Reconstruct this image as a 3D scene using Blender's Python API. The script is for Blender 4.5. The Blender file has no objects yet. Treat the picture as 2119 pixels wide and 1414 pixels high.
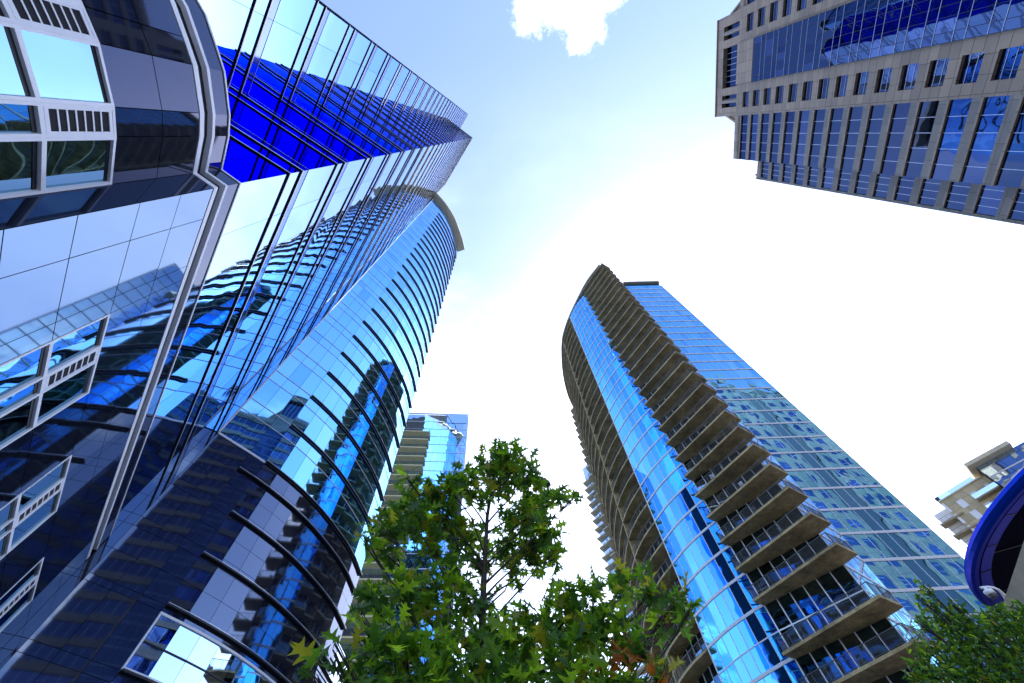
import bpy, math, random
import numpy as np
from mathutils import Vector, Matrix
random.seed(7); RNG = np.random.default_rng(11)
rad = math.radians
SC = bpy.context.scene
COL = SC.collection

# ------------------------------------------------------------------ camera
FOC, PITCH, ROLL = 815.77, rad(62.117), rad(-5.0504)
EYE = Vector((0, 0, 1.6))
_r = Vector((1, 0, 0)); _f = Vector((0, math.cos(PITCH), math.sin(PITCH))); _u = Vector((0, -math.sin(PITCH), math.cos(PITCH)))
_R = math.cos(ROLL)*_r + math.sin(ROLL)*_u
_U = -math.sin(ROLL)*_r + math.cos(ROLL)*_u
cd = bpy.data.cameras.new('camera'); cam = bpy.data.objects.new('camera', cd); COL.objects.link(cam)
cd.sensor_width = 36; cd.sensor_fit = 'HORIZONTAL'; cd.lens = FOC/2119*36
cd.clip_start = 0.05; cd.clip_end = 5000
m3 = Matrix((_R, _U, -_f)).transposed()
cam.matrix_world = Matrix.Translation(EYE) @ m3.to_4x4()
SC.camera = cam

def ray(px, py):
    return (_R*(px-1059.5) - _U*(py-707) + _f*FOC).normalized()
def aim(px, py, dist):
    return EYE + ray(px, py)*dist
def pol(az, d):
    return (d*math.cos(rad(az)), d*math.sin(rad(az)))

# ------------------------------------------------------------------ world, sun, exposure
SUN_AZ, SUN_EL = 52.0, 48.0
SKY_STRENGTH = 0.15
EXPOSURE = 1.6
wd = bpy.data.worlds.new('World'); SC.world = wd; wd.use_nodes = True
nt = wd.node_tree; N = nt.nodes; L = nt.links
for n in list(N): N.remove(n)
out = N.new('ShaderNodeOutputWorld'); bg = N.new('ShaderNodeBackground'); bg.inputs['Strength'].default_value = SKY_STRENGTH
sky = N.new('ShaderNodeTexSky'); sky.sky_type = 'NISHITA'; sky.sun_disc = False
sky.sun_elevation = rad(SUN_EL); sky.sun_rotation = rad(90-SUN_AZ)
sky.air_density = 1.2; sky.dust_density = 0.9; sky.ozone_density = 2.5; sky.altitude = 100
tc = N.new('ShaderNodeTexCoord')
def nmath(op, a, b=None, c=None):
    n = N.new('ShaderNodeMath'); n.operation = op
    for i, v in enumerate((a, b, c)):
        if v is None: continue
        if isinstance(v, (int, float)): n.inputs[i].default_value = v
        else: L.new(v, n.inputs[i])
    return n.outputs[0]
def sstep(x, lo, hi):
    n = N.new('ShaderNodeMapRange'); n.interpolation_type = 'SMOOTHSTEP'
    L.new(x, n.inputs[0]); n.inputs[1].default_value = lo; n.inputs[2].default_value = hi
    return n.outputs[0]
def dotdir(v):
    n = N.new('ShaderNodeVectorMath'); n.operation = 'DOT_PRODUCT'
    L.new(tc.outputs['Generated'], n.inputs[0]); n.inputs[1].default_value = v
    return n.outputs['Value']
def wnoise(scale, detail, rough, loc=(0, 0, 0), sc=(1, 1, 1)):
    mp = N.new('ShaderNodeMapping'); L.new(tc.outputs['Generated'], mp.inputs[0]); mp.inputs['Location'].default_value = loc; mp.inputs['Scale'].default_value = sc
    n = N.new('ShaderNodeTexNoise'); L.new(mp.outputs[0], n.inputs['Vector'])
    n.inputs['Scale'].default_value = scale; n.inputs['Detail'].default_value = detail; n.inputs['Roughness'].default_value = rough
    return n.outputs['Fac']
# one cumulus overhead: a few lobes, ragged by noise
rag = nmath('MULTIPLY', nmath('SUBTRACT', wnoise(34, 12, .72), .5), .085)
lob = None
for (px, py, rr) in ((1100, 20, 27), (1092, 42, 20), (1140, 12, 27), (1185, 14, 36), (1212, 48, 32), (1205, 78, 22), (1215, 5, 40), (1180, -50, 70), (1235, -50, 55)):
    d = ray(px, py)
    ang = nmath('ARCCOSINE', nmath('MINIMUM', dotdir(d), .99999))
    e = nmath('SUBTRACT', rr/1000.0, ang)
    lob = e if lob is None else nmath('MAXIMUM', lob, e)
cum = sstep(nmath('ADD', lob, rag), -.016, .030)
# scattered fair-weather clouds low in the sky behind the viewer
low = wnoise(2.6, 9, .6, (3.1, 1.7, .4), (1, 1, 1.7))
sep = N.new('ShaderNodeSeparateXYZ'); L.new(tc.outputs['Generated'], sep.inputs[0])
reg = nmath('MULTIPLY', sstep(sep.outputs[1], .05, -.35), nmath('MULTIPLY', sstep(sep.outputs[2], .02, .12), sstep(sep.outputs[2], .78, .45)))
sc_ = nmath('MULTIPLY', sstep(low, .52, .64), reg)
d2 = nmath('SUBTRACT', .05, nmath('ARCCOSINE', nmath('MINIMUM', dotdir(ray(2080, 535)), .99999)))
veil = nmath('MULTIPLY', sstep(nmath('ADD', d2, rag), -.02, .03), .8)
cir = nmath('MULTIPLY', sstep(wnoise(1.3, 8, .58, (.7, 2.2, 1.1), (1, 1.6, 1)), .34, .72), nmath('MULTIPLY', sstep(sep.outputs[1], -.15, .45), .34))   # thin high cirrus haze on the sun's side
cm = nmath('MAXIMUM', nmath('MAXIMUM', nmath('MAXIMUM', cum, sc_), veil), cir)
wb = N.new('ShaderNodeMix'); wb.data_type = 'RGBA'; wb.blend_type = 'MULTIPLY'; wb.inputs['Factor'].default_value = 1   # the photograph's cool white balance
L.new(sky.outputs[0], wb.inputs['A']); wb.inputs['B'].default_value = (1.0, .94, 1.04, 1)
mx = N.new('ShaderNodeMix'); mx.data_type = 'RGBA'
L.new(cm, mx.inputs['Factor']); L.new(wb.outputs['Result'], mx.inputs['A']); mx.inputs['B'].default_value = (8.6, 8.7, 9.0, 1)
L.new(mx.outputs['Result'], bg.inputs['Color']); L.new(bg.outputs[0], out.inputs['Surface'])

sd = bpy.data.lights.new('sun', 'SUN'); sd.energy = 2.2; sd.angle = rad(.53); sd.color = (1, .95, .87)
so = bpy.data.objects.new('sun', sd); COL.objects.link(so)
sdir = Vector((math.cos(rad(SUN_EL))*math.cos(rad(SUN_AZ)), math.cos(rad(SUN_EL))*math.sin(rad(SUN_AZ)), math.sin(rad(SUN_EL))))
so.rotation_euler = sdir.to_track_quat('Z', 'Y').to_euler()
so.location = sdir*300
SC.view_settings.view_transform = 'Standard'; SC.view_settings.look = 'None'
SC.view_settings.exposure = EXPOSURE; SC.view_settings.gamma = 1
SC.cycles.max_bounces = 8; SC.cycles.glossy_bounces = 6; SC.cycles.diffuse_bounces = 3; SC.cycles.transmission_bounces = 2
SC.cycles.sample_clamp_indirect = 6

# ------------------------------------------------------------------ materials
def mat(name, color, rough=.6, metal=0.0, ior=1.45, noise=None, joints=None, bump=None, ripple=None, coat=0.0, edge=None, sheen=None):
    """noise=(scale, amount) value mottling; joints=(w,h,gap,color) masonry lines on the face UVs; ripple=(scale,strength) slow glass waviness"""
    m = bpy.data.materials.new(name); m.use_nodes = True
    t = m.node_tree; n = t.nodes; l = t.links
    b = n['Principled BSDF']; b.inputs['Roughness'].default_value = rough; b.inputs['Metallic'].default_value = metal; b.inputs['IOR'].default_value = ior
    b.inputs['Coat Weight'].default_value = coat
    if edge: b.inputs['Specular Tint'].default_value = (*edge, 1)
    rgb = n.new('ShaderNodeRGB'); rgb.outputs[0].default_value = (*color, 1); c = rgb.outputs[0]
    geo = n.new('ShaderNodeNewGeometry')
    if noise:
        for k, (sc, am) in enumerate(noise if isinstance(noise, list) else [noise]):
            tx = n.new('ShaderNodeTexNoise'); l.new(geo.outputs['Position'], tx.inputs['Vector'])
            tx.inputs['Scale'].default_value = sc; tx.inputs['Detail'].default_value = 5; tx.inputs['Roughness'].default_value = .65
            mr = n.new('ShaderNodeMapRange'); l.new(tx.outputs['Fac'], mr.inputs[0]); mr.inputs[1].default_value = .3; mr.inputs[2].default_value = .7
            mr.inputs[3].default_value = 1-am; mr.inputs[4].default_value = 1+am
            mm = n.new('ShaderNodeMix'); mm.data_type = 'RGBA'; mm.blend_type = 'MULTIPLY'; mm.inputs['Factor'].default_value = 1
            l.new(c, mm.inputs['A']); l.new(mr.outputs[0], mm.inputs['B']); c = mm.outputs['Result']
    if joints:
        w, h, gap, jc = joints
        uv = n.new('ShaderNodeUVMap')
        br = n.new('ShaderNodeTexBrick'); l.new(uv.outputs[0], br.inputs['Vector']); br.offset = 0; br.squash = 1
        br.inputs['Scale'].default_value = 1; br.inputs['Mortar Size'].default_value = gap; br.inputs['Mortar Smooth'].default_value = 0
        br.inputs['Brick Width'].default_value = w; br.inputs['Row Height'].default_value = h
        br.inputs['Color1'].default_value = (.80, .81, .83, 1); br.inputs['Color2'].default_value = (1.14, 1.12, 1.09, 1)
        br.inputs['Mortar'].default_value = (*jc, 1); br.inputs['Bias'].default_value = 0
        mm = n.new('ShaderNodeMix'); mm.data_type = 'RGBA'; mm.blend_type = 'MULTIPLY'; mm.inputs['Factor'].default_value = 1
        l.new(c, mm.inputs['A']); l.new(br.outputs['Color'], mm.inputs['B']); c = mm.outputs['Result']
    l.new(c, b.inputs['Base Color'])
    if ripple or bump:
        sc, st = ripple or bump
        tx = n.new('ShaderNodeTexNoise'); l.new(geo.outputs['Position'], tx.inputs['Vector'])
        tx.inputs['Scale'].default_value = sc; tx.inputs['Detail'].default_value = 1.0 if ripple else 6
        bp = n.new('ShaderNodeBump'); bp.inputs['Strength'].default_value = 1; bp.inputs['Distance'].default_value = st
        l.new(tx.outputs['Fac'], bp.inputs['Height']); l.new(bp.outputs[0], b.inputs['Normal'])
    if sheen:                                                     # crystal flash of polished stone: a thin coloured mirror share
        gl = n.new('ShaderNodeBsdfGlossy'); gl.inputs['Color'].default_value = (*sheen[1], 1); gl.inputs['Roughness'].default_value = rough
        ms = n.new('ShaderNodeMixShader'); ms.inputs[0].default_value = sheen[0]
        l.new(b.outputs[0], ms.inputs[1]); l.new(gl.outputs[0], ms.inputs[2]); l.new(ms.outputs[0], n['Material Output'].inputs[0])
    return m
def glass(name, tint, rough=.015, ripple=(.45, .02), edge=None):
    return mat(name, tint, rough, 1.0, ripple=ripple, edge=edge or tuple(.45+.55*c for c in tint))
M = dict(
    sky_glass=glass('light blue reflective glass', (.33, .58, .88), ripple=(.35, .016)),
    teal_glass=glass('blue green reflective glass', (.18, .47, .74), ripple=(.4, .014)),
    clear_glass=glass('pale reflective glass', (.52, .70, .92), ripple=(.35, .016)),
    cobalt_glass=glass('cobalt reflective glass', (.026, .085, .60), ripple=(.35, .02), edge=(.06, .16, .9)),
    azure_glass=glass('azure reflective glass', (.13, .52, .90), ripple=(.4, .012)),
    bay_glass=glass('sky blue reflective glass', (.23, .57, .94), .02, ripple=(.35, .008)),
    green_glass=glass('teal window glass', (.24, .45, .60), ripple=(.6, .02)),
    dusk_glass=glass('indigo window glass', (.052, .078, .15), ripple=(.4, .010)),
    room_glass=glass('dark balcony glazing', (.10, .18, .26), ripple=(.5, .01)),
    white_glass=glass('pale side glazing', (.75, .86, .97), ripple=(.5, .01)),
    apt_glass=glass('apartment glass', (.58, .78, .97), ripple=(.35, .02)),
    spandrel=glass('spandrel glass', (.30, .40, .62), .08),
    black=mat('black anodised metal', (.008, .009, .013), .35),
    gap=mat('dark joint', (.006, .007, .012), .8),
    alu=mat('pale aluminium', (.62, .63, .68), .38, .0, noise=(3, .05)),
    trim=mat('satin aluminium trim', (.55, .57, .62), .3, .6),
    white=mat('white window frame', (.84, .87, .93), .35, noise=(2, .04)),
    granite=mat('polished blue black granite', (.010, .013, .022), .03, 0, 2.05, noise=[(60, .5), (1.2, .2)], edge=(.72, .86, 1), sheen=(.17, (.20, .52, 1.0))),
    granite2=mat('polished grey granite', (.010, .012, .024), .03, 0, 2.05, noise=[(55, .5), (.8, .2)], edge=(.66, .80, 1), sheen=(.05, (.3, .45, .95))),
    granite3=mat('dark faceted bay granite', (.010, .013, .024), .03, 0, 1.5, noise=[(60, .5), (1.5, .2)], edge=(.5, .64, .95), sheen=(.05, (.3, .45, .95))),
    concrete=mat('balcony concrete', (.36, .27, .13), .85, noise=[(.45, .5), (2.2, .30), (14, .10)], bump=(9, .01)),
    stone=mat('brown grey granite cladding', (.29, .225, .17), .6, noise=[(14, .13), (.4, .10)], joints=(2.0, 1.3, .035, (.35, .33, .32))),
    stone2=mat('grey granite spandrels', (.215, .19, .17), .55, noise=[(14, .18), (.4, .10)], joints=(2.2, 50, .03, (.4, .4, .4))),
    rail=mat('black railing metal', (.085, .085, .09), .45, 0),
    cream=mat('cream painted concrete', (.84, .67, .38), .85, noise=[(.8, .08)]),
    stone3=mat('sun toned down granite flank', (.19, .175, .145), .6, noise=[(14, .13), (.4, .12)], joints=(2.0, 1.3, .035, (.35, .33, .32))),  # same cladding stone, darkened so the sunlit flank looks less bright
    pale_slab=mat('pale beige concrete', (.62, .54, .38), .85, noise=[(.8, .12), (5, .06)]),
    beige=mat('beige panels', (.56, .47, .29), .8, noise=(.5, .12), joints=(2.6, 1.6, .04, (.6, .58, .5))),
    slab=mat('beige slab', (.36, .31, .21), .85, noise=[(.8, .2), (5, .1)]),
    canopy=mat('tan metal canopy', (.66, .58, .42), .5, noise=(.4, .1), joints=(4.4, 50, .03, (.5, .5, .5))),
    blue=mat('bright blue metal', (.003, .045, .46), .32, .6, edge=(.02, .10, .6)),
    navy=mat('navy soffit panels', (.002, .004, .022), .7, 0, 1.08),
    podium=mat('tan stone podium', (.27, .17, .08), .8, noise=[(1, .2), (9, .12)], joints=(2.4, 1.2, .02, (.3, .3, .3))),
    bark=mat('grey brown bark', (.030, .025, .020), .9, noise=(20, .4), bump=(40, .01)),
    paving=mat('granite paving', (.17, .16, .15), .8, noise=[(.3, .15), (12, .1)], joints=(.6, .6, .01, (.5, .5, .5))),
    asphalt=mat('asphalt', (.05, .05, .052), .9, noise=[(.4, .15), (30, .25)]),
    kerb=mat('kerb concrete', (.4, .39, .37), .85, noise=(4, .1)),
    curtain=mat('pale blinds', (.86, .86, .88), .7),
    terracotta=mat('terracotta', (.42, .16, .06), .8),
    leaf_pot=mat('pot plant leaves', (.06, .13, .03), .6),
    pink=mat('pink petals', (.6, .05, .2), .6),
    paint=mat('white paint', (.75, .75, .74), .6),
)

VAR = {}
for key, vs in dict(azure_glass=[(.10, .44, .84), (.17, .57, .93), (.12, .46, .80)], bay_glass=[(.18, .49, .90), (.25, .58, .95)], teal_glass=[(.14, .41, .66), (.23, .52, .76), (.17, .48, .68)],
                    dusk_glass=[(.045, .065, .14), (.075, .105, .21)], apt_glass=[(.50, .72, .95), (.66, .82, .97)], room_glass=[(.05, .09, .12), (.16, .25, .30), (.22, .28, .30)],
                    clear_glass=[(.49, .67, .90), (.54, .72, .93)], sky_glass=[(.30, .55, .86), (.36, .61, .9)], cobalt_glass=[(.03, .10, .50), (.012, .05, .74)]).items():
    VAR[key] = []
    for i, t_ in enumerate(vs):
        k2 = key + str(i); M[k2] = glass(key.replace('_', ' ') + ' pane', t_, .02 if i else .03, (.35+.1*i, .014+.006*i), (.06, .16, .9) if key == 'cobalt_glass' else None); VAR[key].append(k2)

# ------------------------------------------------------------------ mesh builder
class MB:
    def __init__(s): s.v = []; s.f = []; s.m = []; s.mats = []
    def mi(s, m):
        m = M[m] if isinstance(m, str) else m
        if m not in s.mats: s.mats.append(m)
        return s.mats.index(m)
    def face(s, pts, m):
        i = len(s.v); s.v += [tuple(p) for p in pts]; s.f.append(tuple(range(i, i+len(pts)))); s.m.append(s.mi(m))
    def prism(s, poly, z0, z1, m, mtop=None, mbot=None, cap=True):
        """vertical prism over a counter-clockwise plan polygon"""
        n = len(poly); i = len(s.v); k = s.mi(m)
        s.v += [(p[0], p[1], z0) for p in poly] + [(p[0], p[1], z1) for p in poly]
        for a in range(n):
            b = (a+1) % n; s.f.append((i+a, i+b, i+n+b, i+n+a)); s.m.append(k)
        if cap:
            s.f.append(tuple(i+n+a for a in range(n))); s.m.append(s.mi(mtop or m))
            s.f.append(tuple(i+n-1-a for a in range(n))); s.m.append(s.mi(mbot or m))
    def beam(s, a, b, w, h, m, up=(0, 0, 1), caps=True):
        """bar from a to b, w across, h along up, centred"""
        a = Vector(a); b = Vector(b); d = (b-a).normalized(); up = Vector(up)
        sx = d.cross(up)
        if sx.length < 1e-5: sx = d.cross(Vector((1, 0, 0)))
        sx.normalize(); uz = sx.cross(d).normalized()
        i = len(s.v); k = s.mi(m)
        for p in (a, b):
            for (x, y) in ((-1, -1), (1, -1), (1, 1), (-1, 1)):
                s.v.append(tuple(p + sx*(x*w/2) + uz*(y*h/2)))
        for q in range(4):
            r = (q+1) % 4; s.f.append((i+q, i+r, i+4+r, i+4+q)); s.m.append(k)
        if caps:
            s.f.append((i+3, i+2, i+1, i)); s.m.append(k); s.f.append((i+4, i+5, i+6, i+7)); s.m.append(k)
    def tube(s, pts, radii, m, seg=8, cap=True):
        k = s.mi(m); rings = []
        pts = [Vector(p) for p in pts]
        for j, p in enumerate(pts):
            d = (pts[min(j+1, len(pts)-1)] - pts[max(j-1, 0)]).normalized()
            x = d.cross(Vector((.31, .17, .93)));
            if x.length < 1e-3: x = d.cross(Vector((1, 0, 0)))
            x.normalize(); y = d.cross(x)
            i = len(s.v); r = radii[j] if hasattr(radii, '__len__') else radii
            for q in range(seg):
                a = 2*math.pi*q/seg; s.v.append(tuple(p + x*(r*math.cos(a)) + y*(r*math.sin(a))))
            rings.append(i)
        for a, b in zip(rings, rings[1:]):
            for q in range(seg):
                r = (q+1) % seg; s.f.append((a+q, a+r, b+r, b+q)); s.m.append(k)
        if cap:
            s.f.append(tuple(rings[0]+q for q in reversed(range(seg)))); s.m.append(k)
            s.f.append(tuple(rings[-1]+q for q in range(seg))); s.m.append(k)
    def wallbox(s, p, q, z0, z1, o0, o1, m, mbot=None, mfront=None):
        """box along plan segment p->q, reaching from offset o0 to o1 along its outward normal (right-hand side of p->q)"""
        p = Vector(p); q = Vector(q); d = (q-p).normalized(); n = Vector((d.y, -d.x))
        a, b, c, e = p+n*o0, q+n*o0, q+n*o1, p+n*o1
        P = [(t.x, t.y) for t in (e, c, b, a)]
        i = len(s.v); k = s.mi(m)
        s.v += [(x, y, z0) for x, y in P] + [(x, y, z1) for x, y in P]
        for j, ff in enumerate(((0, 1, 5, 4), (1, 2, 6, 5), (2, 3, 7, 6), (3, 0, 4, 7), (4, 5, 6, 7), (3, 2, 1, 0))):
            s.f.append(tuple(i+t for t in ff))
            s.m.append(s.mi(mfront) if (mfront and j == 0) else s.mi(mbot) if (mbot and j == 5) else k)
    def pane(s, p, q, z0, z1, off, m, g=.006, tilt=.0025):
        if m in VAR and random.random() < .3: m = random.choice(VAR[m])
        """one glass pane on plan segment p->q, hair-line gap g, tiny setting-out tilt"""
        p = Vector(p); q = Vector(q); d = (q-p); w = d.length; d = d/w; n = Vector((d.y, -d.x))
        ta, tb = random.gauss(0, tilt), random.gauss(0, tilt)
        pts = []
        for (u, z) in ((g, z0+g), (w-g, z0+g), (w-g, z1-g), (g, z1-g)):
            o = off + ta*(u-w/2) + tb*(z-(z0+z1)/2)
            t = p + d*u + n*o
            pts.append((t.x, t.y, z))
        s.face(pts, m)
    def build(s, name, parent=None, smooth=False):
        me = bpy.data.meshes.new(name); me.from_pydata(s.v, [], s.f)
        for m in s.mats: me.materials.append(m)
        me.polygons.foreach_set('material_index', s.m)
        if smooth: me.polygons.foreach_set('use_smooth', [True]*len(s.f))
        me.update()
        uv = me.uv_layers.new(name='UVMap'); buf = np.zeros((len(me.loops), 2), np.float32)
        co = np.array(s.v, dtype=np.float64)
        for p in me.polygons:
            nx, ny, nz = p.normal; idx = [me.loops[j].vertex_index for j in p.loop_indices]; c = co[idx]
            if abs(nz) > .75: buf[list(p.loop_indices)] = c[:, :2]
            else:
                h = math.hypot(nx, ny); tx, ty = -ny/h, nx/h
                buf[list(p.loop_indices), 0] = c[:, 0]*tx + c[:, 1]*ty; buf[list(p.loop_indices), 1] = c[:, 2]
        uv.data.foreach_set('uv', buf.ravel())
        o = bpy.data.objects.new(name, me); COL.objects.link(o)
        if parent is not None: o.parent = parent
        return o

def tag(o, label=None, cat=None, group=None, kind=None):
    for k, v in (('label', label), ('category', cat), ('group', group), ('kind', kind)):
        if v: o[k] = v
    return o
def thing(name, label, cat, loc=(0, 0, 0), group=None):
    o = bpy.data.objects.new(name, None); COL.objects.link(o); o.empty_display_size = .5
    return tag(o, label, cat, group)
def dup(o, parent, dz=0.0):
    c = o.copy(); COL.objects.link(c); c.parent = parent; c.location.z += dz
    for ch in list(o.children):
        k = ch.copy(); COL.objects.link(k); k.parent = c
    return c
def resample(pts, step):
    """polyline -> points about `step` apart, ends kept"""
    P = [Vector(p) for p in pts]; seg = [(b-a).length for a, b in zip(P, P[1:])]; T = sum(seg); n = max(1, round(T/step)); outp = []
    for i in range(n+1):
        t = T*i/n; k = 0
        while k < len(seg)-1 and t > seg[k]: t -= seg[k]; k += 1
        outp.append(P[k].lerp(P[k+1], min(1, t/seg[k])))
    return outp
def smooth_curve(ctrl, n=8):
    P = [Vector(c) for c in ctrl]; P = [2*P[0]-P[1]] + P + [2*P[-1]-P[-2]]; o = []
    for i in range(1, len(P)-2):
        a, b, c, d = P[i-1:i+3]
        for j in range(n):
            t = j/n; o.append(.5*((2*b) + (c-a)*t + (2*a-5*b+4*c-d)*t*t + (3*b-a-3*c+d)*t**3))
    return o + [P[-2]]
def offset(pts, d):
    """shift an open polyline to the right-hand side by d"""
    P = [Vector(p) for p in pts]; o = []
    for i, p in enumerate(P):
        t = (P[min(i+1, len(P)-1)]-P[max(i-1, 0)]).normalized(); o.append(p + Vector((t.y, -t.x))*d)
    return o

# ------------------------------------------------------------------ ground
g = MB(); g.face([(-900, -900, -.15), (900, -900, -.15), (900, 900, -.15), (-900, 900, -.15)], 'asphalt'); tag(g.build('road'), kind='structure')
g = MB(); g.prism([(-60, -70), (13, -70), (13, 30), (-60, 30)], -.148, 0, 'paving'); tag(g.build('pavement'), kind='structure')
g = MB(); g.prism([(13.002, -70), (13.30, -70), (13.30, 30), (13.002, 30)], -.146, .004, 'kerb'); tag(g.build('kerb_strip'), kind='structure')
g = MB(); g.prism([(15, 18), (120, 25), (120, 130), (5, 130), (5, 40)], -.147, .001, 'paving'); tag(g.build('far_pavement'), kind='structure')

def miter(pts, d):
    P = [Vector(p) for p in pts]; o = []
    for i, p in enumerate(P):
        ns = []
        if i > 0: t = (p-P[i-1]).normalized(); ns.append(Vector((t.y, -t.x)))
        if i < len(P)-1: t = (P[i+1]-p).normalized(); ns.append(Vector((t.y, -t.x)))
        if len(ns) == 1: o.append(p+ns[0]*d)
        else:
            b = (ns[0]+ns[1]); b.normalize(); o.append(p + b*(d/max(.35, b.dot(ns[0]))))
    return o
def sweep(mb, pts, o0, o1, z0, z1, m, mfront=None, mbot=None, mtop=None):
    """rectangular moulding along an open plan polyline, mitred at the corners, from offset o0 out to o1 on the right-hand side"""
    A = miter(pts, o0); B = miter(pts, o1); n = len(A)
    for i in range(n-1):
        a, b, c, d = A[i], A[i+1], B[i+1], B[i]
        mb.face([(d.x, d.y, z0), (c.x, c.y, z0), (c.x, c.y, z1), (d.x, d.y, z1)], mfront or m)
        mb.face([(a.x, a.y, z0), (b.x, b.y, z0), (c.x, c.y, z0), (d.x, d.y, z0)], mbot or m)
        mb.face([(d.x, d.y, z1), (c.x, c.y, z1), (b.x, b.y, z1), (a.x, a.y, z1)], mtop or m)
    for (a, d, rev) in ((A[0], B[0], 0), (A[-1], B[-1], 1)):
        q = [(a.x, a.y, z0), (d.x, d.y, z0), (d.x, d.y, z1), (a.x, a.y, z1)]
        mb.face(q if rev else q[::-1], m)
M['cobalt_spandrel'] = glass('cobalt spandrel glass', (.02, .06, .55), .06, edge=(.05, .1, .6))

# ------------------------------------------------------------------ left hotel tower: granite base, faceted bay, glass shaft
dS = Vector((-.6367, .7711)); dW = Vector((.7711, .6367))
E1 = Vector((-8.215, .762)); E2 = E1 - dW*5.54; E3 = E2 - dS*5.58; JC = E1 + dS*20.25
HT = thing('glass_tower', 'nearest glass tower with granite base, faceted bay and cobalt blue side, at far left', 'tower')
E4 = E3 - dW*9; E5 = E4 + dS*10 - dW*10
FZ, FH, NF, TOPZ = 18.85, 5.38, 28, 170.7
core = MB(); ins = lambda pts, d: [(p.x, p.y) for p in miter(pts, d)]
LINE = [E4, E3, E2, E1, JC]
core.prism(ins(LINE, -.06) + [(-34, 22), (-40, -2), (E5.x, E5.y)], 15.3, TOPZ-.4, 'gap')
core.build('wall_core', HT)
def hotel_floor(zlist, name):
    b = MB()
    for (p, q, gm, sm) in ((E1, JC, 'clear_glass', 'spandrel'), (E2, E1, 'cobalt_glass', 'cobalt_spandrel'), (E3, E2, 'sky_glass', 'spandrel'), (E4, E3, 'clear_glass', 'spandrel')):
        step = 1.85 if gm == 'cobalt_glass' else 2.1
        P = resample([p, q], step)
        for z0, z1, kind in zlist:
            for a, c in zip(P, P[1:]):
                b.pane(a, c, z0, z1, 0.0, sm if kind else gm, .009, .0012)
    return b.build(name, HT)
hotel_floor([(15.46, FZ, 0)], 'glass_band')
for k in range(NF):
    z = FZ + FH*k
    hotel_floor([(z, z+1.17, 0), (z+1.17, z+1.9, 1), (z+1.9, min(z+FH, TOPZ), 0)], 'glass_band')
    f = MB()
    for zz, h in ((z, .07), (z+1.17, .09)):
        sweep(f, LINE, .005, .062, zz-h/2, zz+h/2, 'black', mfront='trim')
    sweep(f, LINE, .006, .016, z+1.89, z+1.91, 'trim')
    f.build('mullion_fin', HT)
f = MB(); sweep(f, LINE, -.5, .12, TOPZ, TOPZ+.35, 'trim'); f.build('parapet', HT)

# granite base with the faceted bay
BAY = [Vector(p) for p in ((-11.6, -7.6), (-9.6, -6.5), (-8.35, -5.2), (-7.66, -4.1), (-7.47, -3.43), (-7.48, -2.72), (-7.50, -2.15), (-7.79, -1.10), (-8.04, -.57), (-8.64, .33))]
bb = MB(); bb.prism(ins(BAY+[E1, JC], -.30) + [(-34, 22), (-40, -2), (-24, -10)], 0, 15.2, 'gap'); bb.build('base_core', HT)
ZR = [0, 1.7, 3.1, 4.45, 5.8, 7.2, 8.58, 9.9, 11.43, 12.77, 14.1]
TW = [(3.34, 6.34), (9.15, 12.2), (15.13, 18.28)]
TC = [0, 1.05, 2.79, 3.34, 6.34, 6.95, 8.55, 9.15, 12.2, 12.85, 14.55, 15.13, 18.28, 19.3, 20.25]
WZ0, WZT, WZ1 = 6.95, 9.9, 11.43
gr = MB()
for t0, t1 in zip(TC, TC[1:]):
    win = any(a <= t0+.01 < b for a, b in TW)
    for z0, z1 in zip(ZR, ZR[1:]):
        if win and z0 > 6 and z1 < 11.6: continue
        if win and 5.7 < z0 < 6: z1 = WZ0
        if win:
            mid = (t0+t1)/2
            gr.pane(E1+dS*t0, E1+dS*mid, z0, z1, 0, 'granite', .010, .0009); gr.pane(E1+dS*mid, E1+dS*t1, z0, z1, 0, 'granite', .010, .0009)
        else: gr.pane(E1+dS*t0, E1+dS*t1, z0, z1, 0, 'granite', .010, .0009)
gr.pane(BAY[-1], E1, 0, 14.1, 0, 'granite3', .01, 0)
for a, c in zip(BAY, BAY[1:]):
    m_ = (a+c)/2
    for z0, z1 in ((0, 2.2), (2.2, 4.6), (4.6, WZ0), (WZ1, 12.77), (12.77, 14.1)):
        gr.pane(a, c, z0, z1, 0, 'granite3', .010, .0012)
gr.build('granite_cladding', HT)
co = MB(); CL = BAY+[E1, E1+dS*20.1]
sweep(co, CL, -.2, .012, 14.12, 14.30, 'white'); sweep(co, CL, -.2, -.10, 14.30, 14.62, 'black')
sweep(co, CL, -.2, .035, 14.62, 14.74, 'white'); sweep(co, CL, -.2, .012, 14.74, 15.38, 'granite3'); sweep(co, CL, -.2, .04, 15.38, 15.45, 'white')
co.build('cornice', HT)

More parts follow.
